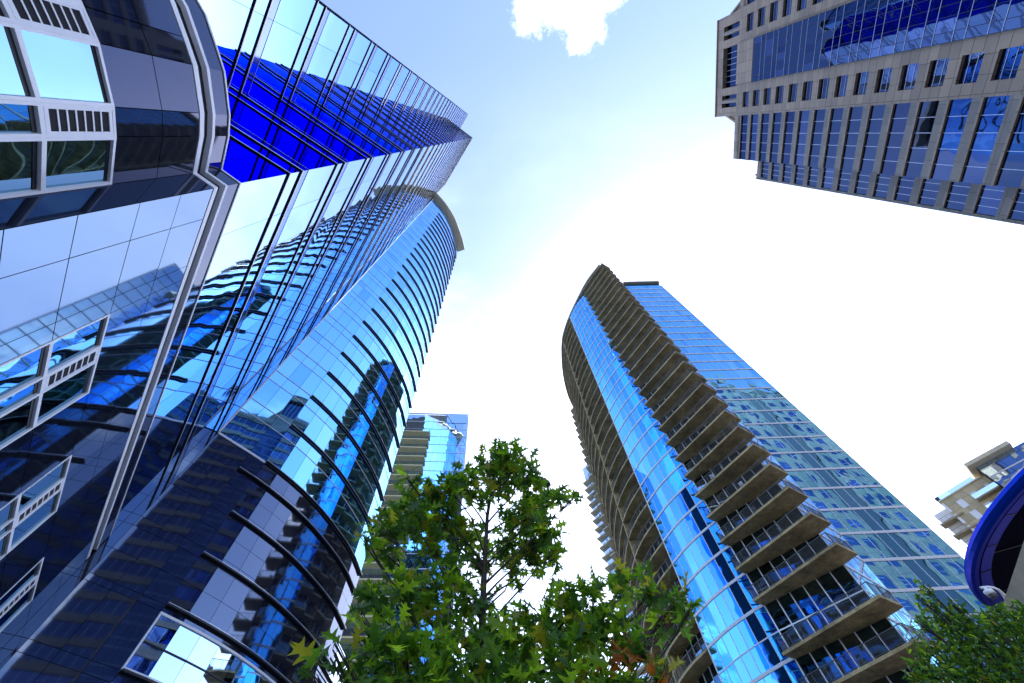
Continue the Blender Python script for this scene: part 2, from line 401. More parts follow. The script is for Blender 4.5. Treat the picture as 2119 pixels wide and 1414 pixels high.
def framed(p, q, z0, z1, cols, zt, louv, parent, first=True, last=True):
    """white framed window on plan segment p->q: cols = glass/louvre column edges in metres, zt = transom height, louv = column indices with a louvre in the top row"""
    p = Vector(p); q = Vector(q); d = (q-p).normalized(); w = (q-p).length
    fr = MB(); fw = .062
    def bar(u0, u1, a, b): fr.wallbox(p+d*u0, p+d*u1, a, b, -.12, .012, 'white')
    bar(0, w, z1-fw, z1); bar(0, w, z0, z0+fw)
    if first: bar(0, fw, z0+fw, z1-fw)
    if last: bar(w-fw, w, z0+fw, z1-fw)
    bar(fw if first else 0, w-fw if last else w, zt-.045, zt+.045)
    for c in cols[1:-1]:
        bar(c-.04, c+.04, z0+fw, zt-.045); bar(c-.04, c+.04, zt+.045, z1-fw)
    o = fr.build('window', parent)
    gl = MB()
    for a, b in zip(cols, cols[1:]):
        gl.pane(p+d*a, p+d*b, z0, zt, -.055, 'green_glass', .004, .002); gl.pane(p+d*a, p+d*b, zt, z1, -.055, 'green_glass', .004, .002)
        for zh in (zt-.06, z1-fw): gl.wallbox(p+d*(a+.05), p+d*(b-.05), zh-.075, zh, -.054, -.045, 'black')  # black strips stand in for the reveal's shadow at each pane head
    gl.build('glass', o)
    for i in louv:
        lv = MB(); a, b = cols[i]+.05, cols[i+1]-.05
        for (u0, u1, s0, s1) in ((a, b, zt+.06, zt+.14), (a, b, z1-fw-.08, z1-fw), (a, a+.05, zt+.14, z1-fw-.08), (b-.05, b, zt+.14, z1-fw-.08)):
            lv.wallbox(p+d*u0, p+d*u1, s0, s1, -.03, .006, 'white')
        n = 7; zs = [zt+.14 + (z1-fw-.22-zt)*(j/n) for j in range(n+1)]
        for j in range(1, n): lv.wallbox(p+d*(a+.05), p+d*(b-.05), zs[j]-.017, zs[j]+.017, -.012, -.002, 'white')
        lv.wallbox(p+d*(a+.05), p+d*(b-.05), zt+.14, z1-fw-.08, -.03, -.013, 'gap')
        lv.build('louvre', o)
    return o
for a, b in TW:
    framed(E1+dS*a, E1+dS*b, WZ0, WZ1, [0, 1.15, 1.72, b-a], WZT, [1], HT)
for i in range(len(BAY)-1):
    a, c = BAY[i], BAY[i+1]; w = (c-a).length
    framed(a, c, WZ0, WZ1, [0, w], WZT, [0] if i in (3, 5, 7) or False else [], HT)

# ------------------------------------------------------------------ curved blue tower beyond it
CT = thing('curved_tower', 'curved blue glass tower with rows of black ledges and a tan roof canopy', 'tower')
J = Vector((-20.75, 16.68))
ARC = smooth_curve([(-20.75, 16.68), (-18.45, 20.05), (-16.75, 23.8), (-15.78, 27.7), (-15.35, 31.0), (-15.42, 33.9)], 14)
FACE = resample(ARC, 1.2)
ENDL = [FACE[-1], Vector((-19.5, 38.0)), Vector((-30, 44))]
c = MB(); body = [(p.x, p.y) for p in miter([JC]+FACE+ENDL[1:], -.1)] + [(-44, 40), (-42, 20)]
c.prism(body, 0, 133.4, 'gap'); c.prism([(p.x, p.y) for p in miter([JC]+FACE+ENDL[1:], -.9)]+[(-43, 40), (-41, 21)], 133.4, 136.8, 'spandrel'); c.build('wall_core', CT)
CF0, CFH = 23.6, 4.06
sidepts = [JC, J]
for k in range(27):
    z = CF0 + CFH*k; b = MB()
    for a, q in zip(FACE, FACE[1:]):
        b.pane(a, q, z, z+CFH*.68, 0, 'bay_glass', .012, .0016); b.pane(a, q, z+CFH*.68, z+CFH, 0, 'bay_glass', .012, .0016)
    b.pane(JC, J, z, z+CFH, 0, 'bay_glass', .012, .0005)
    for a, q in zip(ENDL, ENDL[1:]): b.pane(a, q, z, z+CFH, 0, 'bay_glass', .02, .001)
    sweep(b, FACE, .0, .035, z-.03, z+.03, 'alu'); sweep(b, FACE, .0, .03, z+CFH*.68-.025, z+CFH*.68+.025, 'alu')
    b.wallbox(JC, J, z+CFH*.68-.02, z+CFH*.68+.02, 0, .02, 'black')
    b.build('glass_band', CT)
    if k < 26:
        f = MB(); sweep(f, FACE[3:], .04, .22, z-.04, z+.04, 'black'); sweep(f, FACE[3:], .17, .225, z+.041, z+.07, 'trim'); f.build('ledge', CT)
ed = MB(); ed.beam((J.x+.04, J.y-.03, CF0), (J.x+.04, J.y-.03, 133.4), .1, .1, 'alu', up=(1, 0, 0)); sweep(ed, FACE[:4], .0, .07, CF0-.16, CF0-.04, 'alu'); ed.build('edge_trim', CT)
# dark granite lower floors with one window band
g2 = MB(); g2rows = [0, 2.0, 4.1, 5.5, 6.9, 8.25, 8.75, 10.55, 11.0, 13.45, 13.75, 15.0, 16.3, 16.85, 18.0, 19.05, 19.6, 20.8, 21.8, 22.35, 23.5]
for z0, z1 in zip(g2rows, g2rows[1:]):
    for i, (a, q) in enumerate(zip(FACE, FACE[1:])):
        if i >= 3 and (11.0 <= z0 < 13.4 or 8.75 <= z0 < 10.5): continue
        g2.pane(a, q, z0, z1, 0, 'granite2', .010, .0012)
    g2.pane(JC, J, z0, z1, 0, 'granite2', .01, .0005)
    for a, q in zip(ENDL, ENDL[1:]): g2.pane(a, q, z0, z1, 0, 'granite2', .012, .001)
g2.build('granite_cladding', CT)
for z0, z1, zt in ((11.0, 13.45, 12.2), (8.75, 10.55, 9.6)):
    w = MB()
    sweep(w, FACE[3:], -.09, .02, z1-.11, z1, 'white'); sweep(w, FACE[3:], -.09, .03, z0, z0+.16, 'white')
    d = (FACE[4]-FACE[3]).normalized(); w.wallbox(FACE[3], FACE[3]+d*.09, z0+.16, z1-.14, -.09, .05, 'white')
    sweep(w, FACE[3:], -.05, .0, zt-.025, zt+.025, 'black')
    wo = w.build('window', CT); gl = MB()
    for a, q in zip(FACE[3:], FACE[4:]):
        gl.pane(a, q, z0+.1, zt, -.06, 'clear_glass', .012, .003); gl.pane(a, q, zt, z1-.1, -.06, 'clear_glass', .012, .003)
    gl.build('glass', wo)
for z in (8.25, 11.0-.02, 13.75, 16.5, 19.25, 22.0):
    f = MB(); sweep(f, FACE[3 if z < 20 else 2:], .02, .22, z-.04, z+.045, 'black'); sweep(f, FACE[3 if z < 20 else 2:], .17, .225, z+.046, z+.075, 'trim'); f.build('ledge', CT)
# roof canopy
CAN = smooth_curve([(-20.1, 15.3), (-19.35, 16.1), (-17.2, 19.35), (-15.4, 23.3), (-14.4, 27.4), (-13.75, 30.7), (-13.36, 34.3)], 6)
r = MB(); inner = [(-16.4, 35.0), (-22, 39), (-44, 40), (-42, 20), (-22.2, 17.3)]
r.prism([(p.x, p.y) for p in CAN]+inner, 136.8, 137.7, 'canopy'); r.build('roof_canopy', CT)

# ------------------------------------------------------------------ curved residential tower with corner balconies (right)
RT = thing('residential_tower', 'curved residential tower with blue glass and a stack of pointed concrete corner balconies', 'tower')
RF = 3.1
ZB = [15.05, 18.05] + [22.45 + RF*k for k in range(28)]           # balcony slab undersides
bL, bC, bT, bTb, bLb = (Vector(p) for p in ((20.89, 41.54), (26.47, 33.63), (28.92, 35.38), (28.10, 36.78), (22.15, 42.36)))
GB = smooth_curve([(17.85, 49.80), (19.35, 46.45), (21.05, 43.75), (22.15, 42.36)], 8)         # blue glass, read towards the corner
GB = resample(GB, 1.22)
FRONT = resample([bLb, bTb], 1.38)
SIDE = [bTb, Vector((34.3, 42.05))]
RIGHT = [Vector((34.3, 42.05)), Vector((44.83, 42.77))]
RIGHTP = resample(RIGHT, 1.33)
STRIP = smooth_curve([(19.4, 83.5), (17.2, 77.0), (15.85, 70.0), (15.25, 64.0), (15.5, 57.9), (16.4, 53.6), (17.75, 50.0)], 7)   # slab edge of the long balconies
INNER = miter(STRIP, -2.0)
wall_line = INNER + GB + FRONT[1:] + [SIDE[1]] + [RIGHT[1]]
c = MB(); corebody = [(p.x, p.y) for p in miter(wall_line, -.12)] + [(47, 62), (40, 88), (24, 92)]
c.prism(corebody, 0, 109.5, 'gap'); c.build('wall_core', RT)
ZF = [0, 4.5, 8.0, 11.6] + ZB + [ZB[-1]+RF]
def rt_band(z0, z1, dbl=False):
    split = z0 + (z1-z0)*.5
    for P, m in ((GB, 'azure_glass'), (RIGHTP, 'teal_glass'), (resample(SIDE, 1.2), 'white_glass')):
        b = MB()
        for a, q in zip(P, P[1:]):
            if dbl: b.pane(a, q, z0, split, 0, m, .02, .0012); b.pane(a, q, split, z1, 0, m, .02, .0012)
            else: b.pane(a, q, z0, z1, 0, m, .02, .0016)
            b.wallbox(q-(q-a).normalized()*.03, q+(q-a).normalized()*.03, z0+.2, z1, -.02, .035, 'alu')
        if dbl: sweep(b, P, 0, .04, split-.05, split+.05, 'alu')
        b.build('glass_band', RT)
    for P, h in ((GB, .26), (RIGHT, .30), (SIDE, .26)):
        s = MB(); sweep(s, P, .0, .07, z0, z0+h, 'alu'); s.build('slab_edge', RT)
    w = MB()                                                      # dark glazing behind the balconies
    for a, q in zip(FRONT, FRONT[1:]): w.pane(a, q, z0+.1, z1, 0, 'room_glass', .03, .002)
    for i, q in enumerate(FRONT): w.wallbox(q-(bTb-bLb).normalized()*.05, q+(bTb-bLb).normalized()*.05, z0+.05, z1, -.02, .07 if i % 2 else .1, 'white')
    if dbl: sweep(w, FRONT, 0, .06, split-.05, split+.05, 'white')
    w.build('balcony_glazing', RT)
    v = MB()
    IP = resample(INNER, 1.6)
    for a, q in zip(IP, IP[1:]):
        v.pane(a, q, z0+.2, z1, 0, 'room_glass', .03, .002); v.wallbox(q-(q-a).normalized()*.05, q+(q-a).normalized()*.05, z0+.2, z1, -.02, .06, 'white')
    v.build('balcony_glazing', RT)
for z0, z1 in zip(ZF[3:], ZF[4:]):
    rt_band(z0, z1, (z1-z0) > 3.6)

def railing(pts, z, h=1.05, gap=.115, posts=1.25):
    b = MB(); P = [Vector(p) for p in pts]
    for a, q in zip(P, P[1:]):
        b.beam((a.x, a.y, z+h), (q.x, q.y, z+h), .055, .045, 'rail'); b.beam((a.x, a.y, z+.1), (q.x, q.y, z+.1), .035, .03, 'rail')
        n = max(1, round((q-a).length/gap))
        for i in range(n+1):
            t = a.lerp(q, i/n); big = i % max(1, round(posts/gap)) == 0 or i == n
            wdt = .045 if big else .017
            b.beam((t.x, t.y, z if big else z+.1), (t.x, t.y, z+h), wdt, wdt, 'rail', up=(1, 0, 0), caps=False)
    return b
def corner_balcony(z):
    b = MB(); b.prism([(p.x, p.y) for p in (bLb, bL, bC, bT, bTb)], 0, .22, 'concrete')
    o = b.build('balcony', RT); o.location.z = z
    rl = [bLb + (bL-bLb)*.12, bL + Vector((.12, -.02)), bC + Vector((-.02, .14)), bT + Vector((-.12, .0)), bTb + (bT-bTb)*.1]
    railing(rl, .22).build('railing', o)
    return o
b0 = corner_balcony(ZB[0])
for z in ZB[1:]:
    o = dup(b0, RT); o.location.z = z
# long curved balconies, their concrete fins and slim railings
sp = MB(); sp.prism([(p.x, p.y) for p in STRIP] + [(p.x, p.y) for p in reversed(miter(STRIP, -2.05))], 0, .22, 'concrete')
s0 = sp.build('long_balcony', RT); s0.location.z = ZB[0]
railing(resample(offset(STRIP, -.1), .9), .22, gap=.16).build('railing', s0)
for z in ZB[1:]:
    o = dup(s0, RT); o.location.z = z
def strip_at(az):
    best = min(range(len(STRIP)-1), key=lambda i: abs(math.degrees(math.atan2(STRIP[i].y, STRIP[i].x))-az) + (0 if STRIP[i].y < 66 else 50))
    return STRIP[best], (INNER[best]-STRIP[best]).normalized()
for az in (74.9,):
    p, d = strip_at(az)
    f = MB(); n = Vector((d.y, -d.x))*.13; a = p + d*.03; q = p + d*1.98
    f.prism([(a.x+n.x, a.y+n.y), (a.x-n.x, a.y-n.y), (q.x-n.x, q.y-n.y), (q.x+n.x, q.y+n.y)], 0, 108.3, 'concrete'); f.build('party_wall', RT)
p = STRIP[14]; d = (INNER[14]-STRIP[14]).normalized(); f = MB(); n = Vector((d.y, -d.x))*.13; a = p+d*.03; q = p+d*1.98
f.prism([(a.x+n.x, a.y+n.y), (a.x-n.x, a.y-n.y), (q.x-n.x, q.y-n.y), (q.x+n.x, q.y+n.y)], 0, 108.3, 'concrete'); f.build('party_wall', RT)
p = STRIP[-1]; d = (INNER[-1]-STRIP[-1]).normalized(); f = MB()
f.wallbox(Vector((19.6, 50.8)), Vector((17.80, 49.86)), 0, 108.3, -.12, .05, 'alu'); f.build('edge_trim', RT)
# small end balconies
sb = MB(); sb.prism([(18.7, 78.6), (21.5, 83.5), (18.6, 84.2), (16.75, 80.9)], 0, .22, 'pale_slab'); e0 = sb.build('end_balcony', RT); e0.location.z = ZB[2]
railing([(18.6, 78.75), (16.9, 80.9), (18.6, 84)], .22, gap=.2).build('railing', e0)
for z in ZB[3:-1]:
    o = dup(e0, RT); o.location.z = z
# roofs
rp = MB(); ROOFC = [(p.x, p.y) for p in smooth_curve([(19.5, 86), (17.0, 79), (15.6, 71.5), (15.15, 64.5), (15.35, 58.0), (16.45, 53.3), (18.1, 48.9), (20.5, 43.8), (23.0, 39.1), (26.3, 34.9)], 5)]
rp.prism(ROOFC + [(28.6, 36.2), (33.5, 42.4), (33.5, 60), (30, 88)], 108.35, 109.3, 'slab')
rp.build('roof_slab', RT)
r2 = MB(); r2.prism([(p.x, p.y) for p in miter(RIGHT, .55)] + [(46, 60), (34.3, 60)], 110.9, 111.75, 'slab'); r2.prism([(34.3, 42.3), (44.7, 43.0), (45.5, 60), (34.3, 60)], 109.3, 110.89, 'azure_glass'); r2.build('roof_parapet', RT)
pd = MB(); pd.prism([(p.x, p.y) for p in miter([Vector((23.0, 42.4)), Vector((27.7, 37.4)), Vector((29.2, 37.5)), Vector((34.6, 41.8)), Vector((45.2, 42.5))], .15)] + [(47, 60), (24, 60)], 0, 11.6, 'podium'); pd.build('podium', RT)

# second residential tower behind it
R2 = thing('residential_tower', 'slim residential tower with stacked slab balconies peeking out behind the curved one', 'tower')
A2, B2 = Vector((27.5, 122)), Vector((20.6, 112.0)); C2 = Vector((24.8, 107.5))
tw = MB(); tw.prism([(C2.x+.4, C2.y+.8), (40, 112), (40, 126), (A2.x, A2.y+.5), (B2.x+1.3, B2.y+.3)], 0, 108, 'white_glass'); tw.build('glazed_wall', R2)
sb = MB(); sb.prism([(C2.x, C2.y), (C2.x+1, C2.y+3), (A2.x+1, A2.y), (A2.x, A2.y), (B2.x, B2.y)], 0, .3, 'pale_slab'); e0 = sb.build('balcony', R2); e0.location.z = 14
railing([A2, B2, C2], .3, gap=.3).build('railing', e0)
for k in range(1, 29):
    o = dup(e0, R2); o.location.z = 14+3.1*k

# potted plants and chairs on the corner balconies
def pot_plant(x, y, z, label, flower=None):
    t = thing('potted_plant', label, 'potted plant'); t.location = (x, y, z)
    b = MB(); b.tube([(0, 0, 0), (0, 0, .32), (0, 0, .36), (0, 0, .361)], [.15, .21, .23, .19], 'terracotta', 10); b.build('pot', t)
    b = MB()
    for i in range(46):
        a = random.uniform(0, 6.28); e = random.uniform(.3, 1.4); l = random.uniform(.2, .42); d = Vector((math.cos(a)*math.cos(e), math.sin(a)*math.cos(e), math.sin(e))); s = Vector((-d.y, d.x, 0)).normalized()*.045
        o = Vector((0, 0, .36)); b.face([o, o+d*l*.5+s, o+d*l, o+d*l*.5-s], 'leaf_pot' if not flower or i % 3 else flower)
    b.build('foliage', t)
def chair(x, y, z, rz, label, m='white'):
    t = thing('balcony_chair', label, 'chair'); t.location = (x, y, z); t.rotation_euler.z = rz
    b = MB(); b.beam((-.24, 0, .43), (.24, 0, .43), .46, .04, m); b.build('seat', t)
    b = MB()
    for k in range(5): b.beam((-.2+.1*k, .22, .46), (-.2+.1*k, .29, .88), .05, .02, m)
    b.beam((-.25, .29, .9), (.25, .29, .9), .03, .06, m); b.build('backrest', t)
    for sx in (-.21, .21):
        for sy in (-.2, .2):
            b = MB(); b.beam((sx, sy, 0), (sx, sy, .42), .035, .035, m); b.build('leg', t)
            
fd = (bC-bL).normalized(); fn = Vector((fd.y, -fd.x))
def on_front(s, inset): p = bL + fd*s - fn*(-inset) if False else bL + fd*s + Vector((-fn.x, -fn.y))*inset; return p
T1, T2 = ZB[4]+.22, ZB[3]+.22
p = bC + (bT-bC)*.35 + Vector((-.3, .55)); pot_plant(p.x, p.y, ZB[5]+.22, 'orange flowering pot plant at the railing end of a concrete corner balcony', 'terracotta')
p = bC + (bT-bC)*.25 + Vector((-.3, .55)); pot_plant(p.x, p.y, ZB[4]+.22, 'pink flowering pot plant on the balcony below the orange one', 'pink')
p = bL + fd*5.5 + (bLb-bL)*.55; chair(p.x, p.y, ZB[5]+.22, 2.2, 'white slatted chair on the balcony with the orange pot plant')
p = bL + fd*5.0 + (bLb-bL)*.5; chair(p.x, p.y, ZB[4]+.22, 2.4, 'black chair on the balcony with the pink pot plant', 'rail')
p = bL + fd*3.0 + (bLb-bL)*.45; chair(p.x, p.y, ZB[6]+.22, 2.6, 'white chair near the middle of the seventh lowest corner balcony')
p = bL + fd*1.0 + (bLb-bL)*.4; pot_plant(p.x, p.y, ZB[4]+.22, 'leafy green pot plant at the left tip of the balcony with the black chair')
p = bL + fd*7.5 + (bLb-bL)*.35; pot_plant(p.x, p.y, ZB[8]+.22, 'small green pot plant on the ninth lowest corner balcony')
p = bL + fd*6.2 + (bLb-bL)*.5; chair(p.x, p.y, ZB[3]+.22, 2.0, 'black chair on the third lowest corner balcony', 'rail')

# ------------------------------------------------------------------ stone office tower (upper right)
UT = thing('office_tower', 'brown granite office tower with ribbon windows, indigo glass strip and stepped crown', 'tower')
un, uu = Vector((.9910, -.1340)), Vector((.1340, .9910))
UD, UC = 56.5, -1.75
def U(u, off=0.0): return un*(UD-off) + uu*u              # off > 0 comes towards the viewer
UFH = 3.9; UZ = [2.2 + UFH*k for k in range(27)]          # floor lines, the last at 103.6
UTOP = 106.3
c = MB()
c.prism([tuple(U(-21.3, -.5)), tuple(U(17.4, -.5)), tuple(U(17.4, -42)), tuple(U(-21.3, -42))][::-1], 0, UTOP-.6, 'dusk_glass')
c.prism([tuple(U(17.0, -3.6)), tuple(U(22.0, -3.6)), tuple(U(22.0, -40)), tuple(U(17.0, -40))][::-1], 0, 100.5, 'dusk_glass')
c.build('wall_core', UT)
def ubox(b, u0, u1, z0, z1, o0, o1, m, mbot=None): b.wallbox(U(u1), U(u0), z0, z1, o0, o1, m, mbot)
w = MB()
sideL, sideR = (-10.25, -7.25), (3.75, 6.75)
for (a, b_) in ((-7.25, -5.64), (2.08, 3.75), (6.75, 8.35), (-11.85, -10.25)): ubox(w, a, b_, 0, UTOP, -.45, .0, 'stone')
for (a, b_) in (sideL, sideR):
    for z in [-1.7]+UZ: ubox(w, a, b_, max(0, z), min(UTOP, z+1.5) if z < 103 else UTOP, -.45, -.012, 'stone')
ubox(w, -5.64, 2.08, 100.3, UTOP, -.45, .25, 'stone')
w.build('stone_wall', UT)
# glass strip in the middle, slightly proud
gs = MB(); du = [-5.64, -4.55, -2.95, -1.78, -.61, .99, 2.08]
for z0 in UZ[:25]:
    for a, b_ in zip(du, du[1:]):
        gs.pane(U(b_), U(a), z0, z0+1.45, .32, 'dusk_glass', .025, .002); gs.pane(U(b_), U(a), z0+1.45, z0+3.9, .32, 'dusk_glass', .025, .002)
    for z in (z0, z0+1.45): gs.wallbox(U(2.08), U(-5.64), z-.03, z+.03, .30, .37, 'trim')
for a in du: gs.wallbox(U(a+.035), U(a-.035), 2, 100.2, .29, .36, 'black')
gs.wallbox(U(2.08), U(-5.64), 1, 100.2, -.2, .29, 'black'); gs.build('curtain_wall', UT)
def uwindow(p, q, z0, z1, off, split=True):
    b = MB(); b.pane(p, q, z0, z1, off, 'dusk_glass', 0, .003)
    for t in (.36, .74): b.wallbox(p, q, z0+(z1-z0)*t-.025, z0+(z1-z0)*t+.025, off, off+.05, 'trim')
    return b.build('window', UT)
for z in UZ[6:26]:
    for (a, b_) in (sideL, sideR): uwindow(U(b_), U(a), z+1.5, z+3.9, -.42)
# ribbon wings: deep stone spandrels between continuous bands of glass
def wing(u0, u1, off, ztop, m='stone2'):
    for z in UZ[6:]:
        if z > ztop-2: continue
        b = MB(); b.pane(U(u1), U(u0), z+1.33, min(z+3.9, ztop), off-.16, 'dusk_glass', 0, .0025)
        for k in (1, 2, 3, 4):
            t = u0+(u1-u0)*k/5; b.wallbox(U(t+.03), U(t-.03), z+1.33, z+3.9, off-.17, off-.12, 'trim')
        b.build('ribbon_window', UT)
    b = MB()
    for z in UZ:
        if z > ztop-1: continue
        ubox(b, u0, u1, z, z+1.35, off-.32, off+.0, m, 'stone'); ubox(b, u0, u1, z-.02, z+.26, off-.32, off+.10, 'stone')
    return b
b = wing(8.35, 17.75, .05, UTOP); ubox(b, 8.35, 17.75, 103.9, UTOP, -.5, .05, 'stone'); b.build('spandrel_bands', UT)
b = wing(17.2, 22.35, -3.1, 101.0); ubox(b, 17.2, 22.35, 99.6, 101.2, -3.7, -3.0, 'stone'); b.build('spandrel_bands', UT)
b = wing(-21.3, -11.85, .05, UTOP); ubox(b, -21.3, -11.85, 103.9, UTOP, -.5, .05, 'stone'); b.build('spandrel_bands', UT)
# flank facing the residential tower: punched windows beside a glass strip
def F(v, off=0.0): return U(22.35) + un*(3.1+v) + uu*off
fl = MB()
cols = [(2.0, 4.6), (6.4, 9.0), (17.5, 20.1), (21.9, 24.5), (28, 30.6)]
ed = [0, 2.0, 4.6, 6.4, 9.0, 10.4, 16.2, 17.5, 20.1, 21.9, 24.5, 28, 30.6, 37]
for i in range(len(ed)-1):
    a, q = ed[i], ed[i+1]
    if (a, q) in cols:
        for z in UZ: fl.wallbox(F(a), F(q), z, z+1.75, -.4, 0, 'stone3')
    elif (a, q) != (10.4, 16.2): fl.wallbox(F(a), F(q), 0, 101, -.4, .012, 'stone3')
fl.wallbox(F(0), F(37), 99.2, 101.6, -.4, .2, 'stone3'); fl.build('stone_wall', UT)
b = MB()
for z in UZ[2:25]:
    for k in range(4): b.pane(F(10.4+1.45*k), F(11.85+1.45*k), z, z+3.9, .1, 'dusk_glass', .03, .002)
b.wallbox(F(10.4), F(16.2), 4, 99, -.3, .08, 'black'); b.build('curtain_wall', UT)
for z in UZ[6:25]:
    for (a, q) in cols[:4]: uwindow(F(a), F(q), z+1.75, z+3.9, -.38).name = 'recessed_window'
# crown: upper storeys set back, with paired openings crossed by round tubes
CO = -3.0; CZ0, CZ1 = UTOP-1.5, 121.4
cr = MB(); cu0, cu1 = -12.35, 8.75
cr.prism([tuple(U(cu0+.3, CO-1.0)), tuple(U(cu1-.3, CO-1.0)), tuple(U(cu1-.3, CO-24)), tuple(U(cu0+.3, CO-24))][::-1], CZ0, CZ1-.7, 'dusk_glass')
opens = [(-10.3, -7.6), (-6.0, 2.45), (4.1, 6.8)]; oz0, oz1 = CZ0+3.6, CZ1-2.7
for a, q in ((cu0, -10.3), (-7.6, -6.0), (2.45, 4.1), (6.8, cu1)): ubox(cr, a, q, CZ0, CZ1, CO-1.0, CO, 'stone')
for a, q in opens:
    ubox(cr, a, q, CZ0, oz0, CO-1.0, CO-.01, 'stone'); ubox(cr, a, q, oz1, CZ1, CO-1.0, CO-.01, 'stone')
for (a, q) in opens:
    n = 3 if q-a < 4 else 7
    for k in range(1, n): t = a+(q-a)*k/n; cr.wallbox(U(t+.04), U(t-.04), oz0, oz1, CO-1.0, CO-.9, 'trim')
cr.wallbox(U(cu1, 0), U(cu0, 0), CZ1, CZ1+.35, CO-1.2, CO+.25, 'stone'); cr.build('crown', UT)
for a, q in (opens[0], opens[2]):
    tb = MB(); cu = (a+q)/2; t0, t1 = U(cu, CO-.25), U(cu, CO-.25); tb.tube([(t0.x, t0.y, CZ0+.5), (t0.x, t0.y, oz1-.25)], .42, 'stone2', 14); tb.build('round_shaft', UT, smooth=False)
for sgn, u0 in ((-1, cu0), (1, cu1)):                                    # sloping shoulders beside the crown
    b = MB(); p, q = u0, u0+sgn*5.2; o0, o1 = CO-2.0, CO-6.5
    tri = [(p, CZ1-.6), (p, UTOP-1), (q, UTOP-1), (q, UTOP-.2)]
    fr = [U(u, o0) for u, z in tri]; bk = [U(u, o1) for u, z in tri]
    FA = [(fr[i].x, fr[i].y, tri[i][1]) for i in range(4)]; BA = [(bk[i].x, bk[i].y, tri[i][1]) for i in range(4)]
    b.face(FA if sgn < 0 else FA[::-1], 'stone'); b.face(BA[::-1] if sgn < 0 else BA, 'stone')
    for i in range(4):
        j = (i+1) % 4; f4 = [FA[i], BA[i], BA[j], FA[j]]; b.face(f4 if sgn < 0 else f4[::-1], 'slab')
    for off in (.35, 1.1):
        a3, b3 = U(p, o0+.12), U(q, o0+.12); b.beam((a3.x, a3.y, CZ1-.6-off), (b3.x, b3.y, UTOP-.2-off), .25, .22, 'slab')
    b.build('sloping_shoulder', UT)

# ------------------------------------------------------------------ far glass apartment block, low white block, beige apartment block
FG = thing('apartment_block', 'distant pale blue glass apartment block with a column of beige balconies, behind the leafy oak', 'building')
fl_, fr_ = Vector((-48, 70.7)), Vector((-15.2, 75.5)); fd_ = (fr_-fl_).normalized(); fw_ = (fr_-fl_).length
c = MB(); c.prism([(fl_.x, fl_.y+.3), (fr_.x-.2, fr_.y+.3), (-17, 92), (-50, 90)], 0, 98.5, 'apt_glass'); c.build('wall_core', FG)
fb = fw_ - 10.4
for k in range(28):
    z = 8.6+3.2*k; b = MB(); P = resample([fl_+fd_*14, fr_], 1.45)
    for a, q in zip(P, P[1:]):
        b.pane(a, q, z, z+3.2, 0, 'apt_glass', .025, .0022)
    b.wallbox(fl_+fd_*14, fr_, z-.09, z+.09, 0, .07, 'alu'); b.build('glass_band', FG)
b = MB(); b.wallbox(fl_+fd_*26, fr_-fd_*.5, 94.6, 98.6, 0, .12, 'apt_glass'); b.wallbox(fl_+fd_*14, fr_, 98.7, 98.95, -.3, .1, 'alu'); b.beam((fr_.x, fr_.y, 2), (fr_.x, fr_.y, 98.7), .3, .3, 'alu', up=(1, 0, 0)); b.build('parapet', FG)
bp0, bp1 = fl_+fd_*14, fl_+fd_*fb
b = MB(); b.wallbox(bp0, bp1, 0, .3, .02, 1.75, 'cream'); s0 = b.build('balcony', FG); s0.location.z = 8.6
railing([bp1+Vector((-.1, .1)), bp1+Vector((.05, -1.65)), bp0+Vector((.3, -1.65))], .3, gap=.35).build('railing', s0)
for k in range(1, 26):
    o = dup(s0, FG); o.location.z = 8.6+3.2*k
LW = thing('office_block', 'low block with white reflecting glass at the foot of the curved ledge tower', 'building')
c = MB(); c.prism([(-31, 44.5), (-21.8, 44.5), (-21.8, 61.5), (-31, 61.5)], 0, 24.6, 'gap'); c.build('wall_core', LW)
for k in range(8):
    b = MB(); P = resample([Vector((-21.6, 44.3)), Vector((-21.6, 61.7))], 1.45)[::1]; P = [p for p in P]
    z = 1+3*k
    for a, q in zip(P, P[1:]): b.pane(a, q, z, z+3, 0, 'white_glass', .04, .002)
    P = resample([Vector((-31, 44.3)), Vector((-21.6, 44.3))], 1.45)
    for a, q in zip(P, P[1:]): b.pane(a, q, z, z+3, 0, 'white_glass', .04, .002)
    b.build('glass_band', LW)

BB = thing('apartment_block', 'distant beige panelled apartment block with square white windows and a glazed penthouse', 'building')
q0, q1 = Vector((105.7, 97.8)), Vector((115.8, 85.7)); qd = (q1-q0).normalized(); qn = Vector((qd.y, -qd.x))
def bs(az):
    t = Vector((math.cos(rad(az)), math.sin(rad(az)))); det = qd.x*(-t.y) - qd.y*(-t.x)
    return ((-q0.x)*(-t.y) - (-q0.y)*(-t.x))/det
def Q(s, off=0): return q0+qd*s+qn*off
s_l = bs(41.2)
c = MB(); c.prism([tuple(Q(s_l)), tuple(Q(19)), tuple(Q(19, -16)), tuple(Q(s_l, -16))], 0, 69.0, 'beige')
c.prism([tuple(Q(0.6, -2.2)), tuple(Q(s_l+.1, -2.2)), tuple(Q(s_l+.1, -15)), tuple(Q(0.6, -15))], 0, 68.2, 'apt_glass'); c.build('wall', BB)
c = MB(); c.wallbox(Q(s_l), Q(bs(36.9)), 69.0, 69.25, -.6, .25, 'paint'); c.wallbox(Q(s_l), Q(bs(37.3)), 69.25, 70.3, -1, .0, 'white_glass'); c.build('parapet', BB)
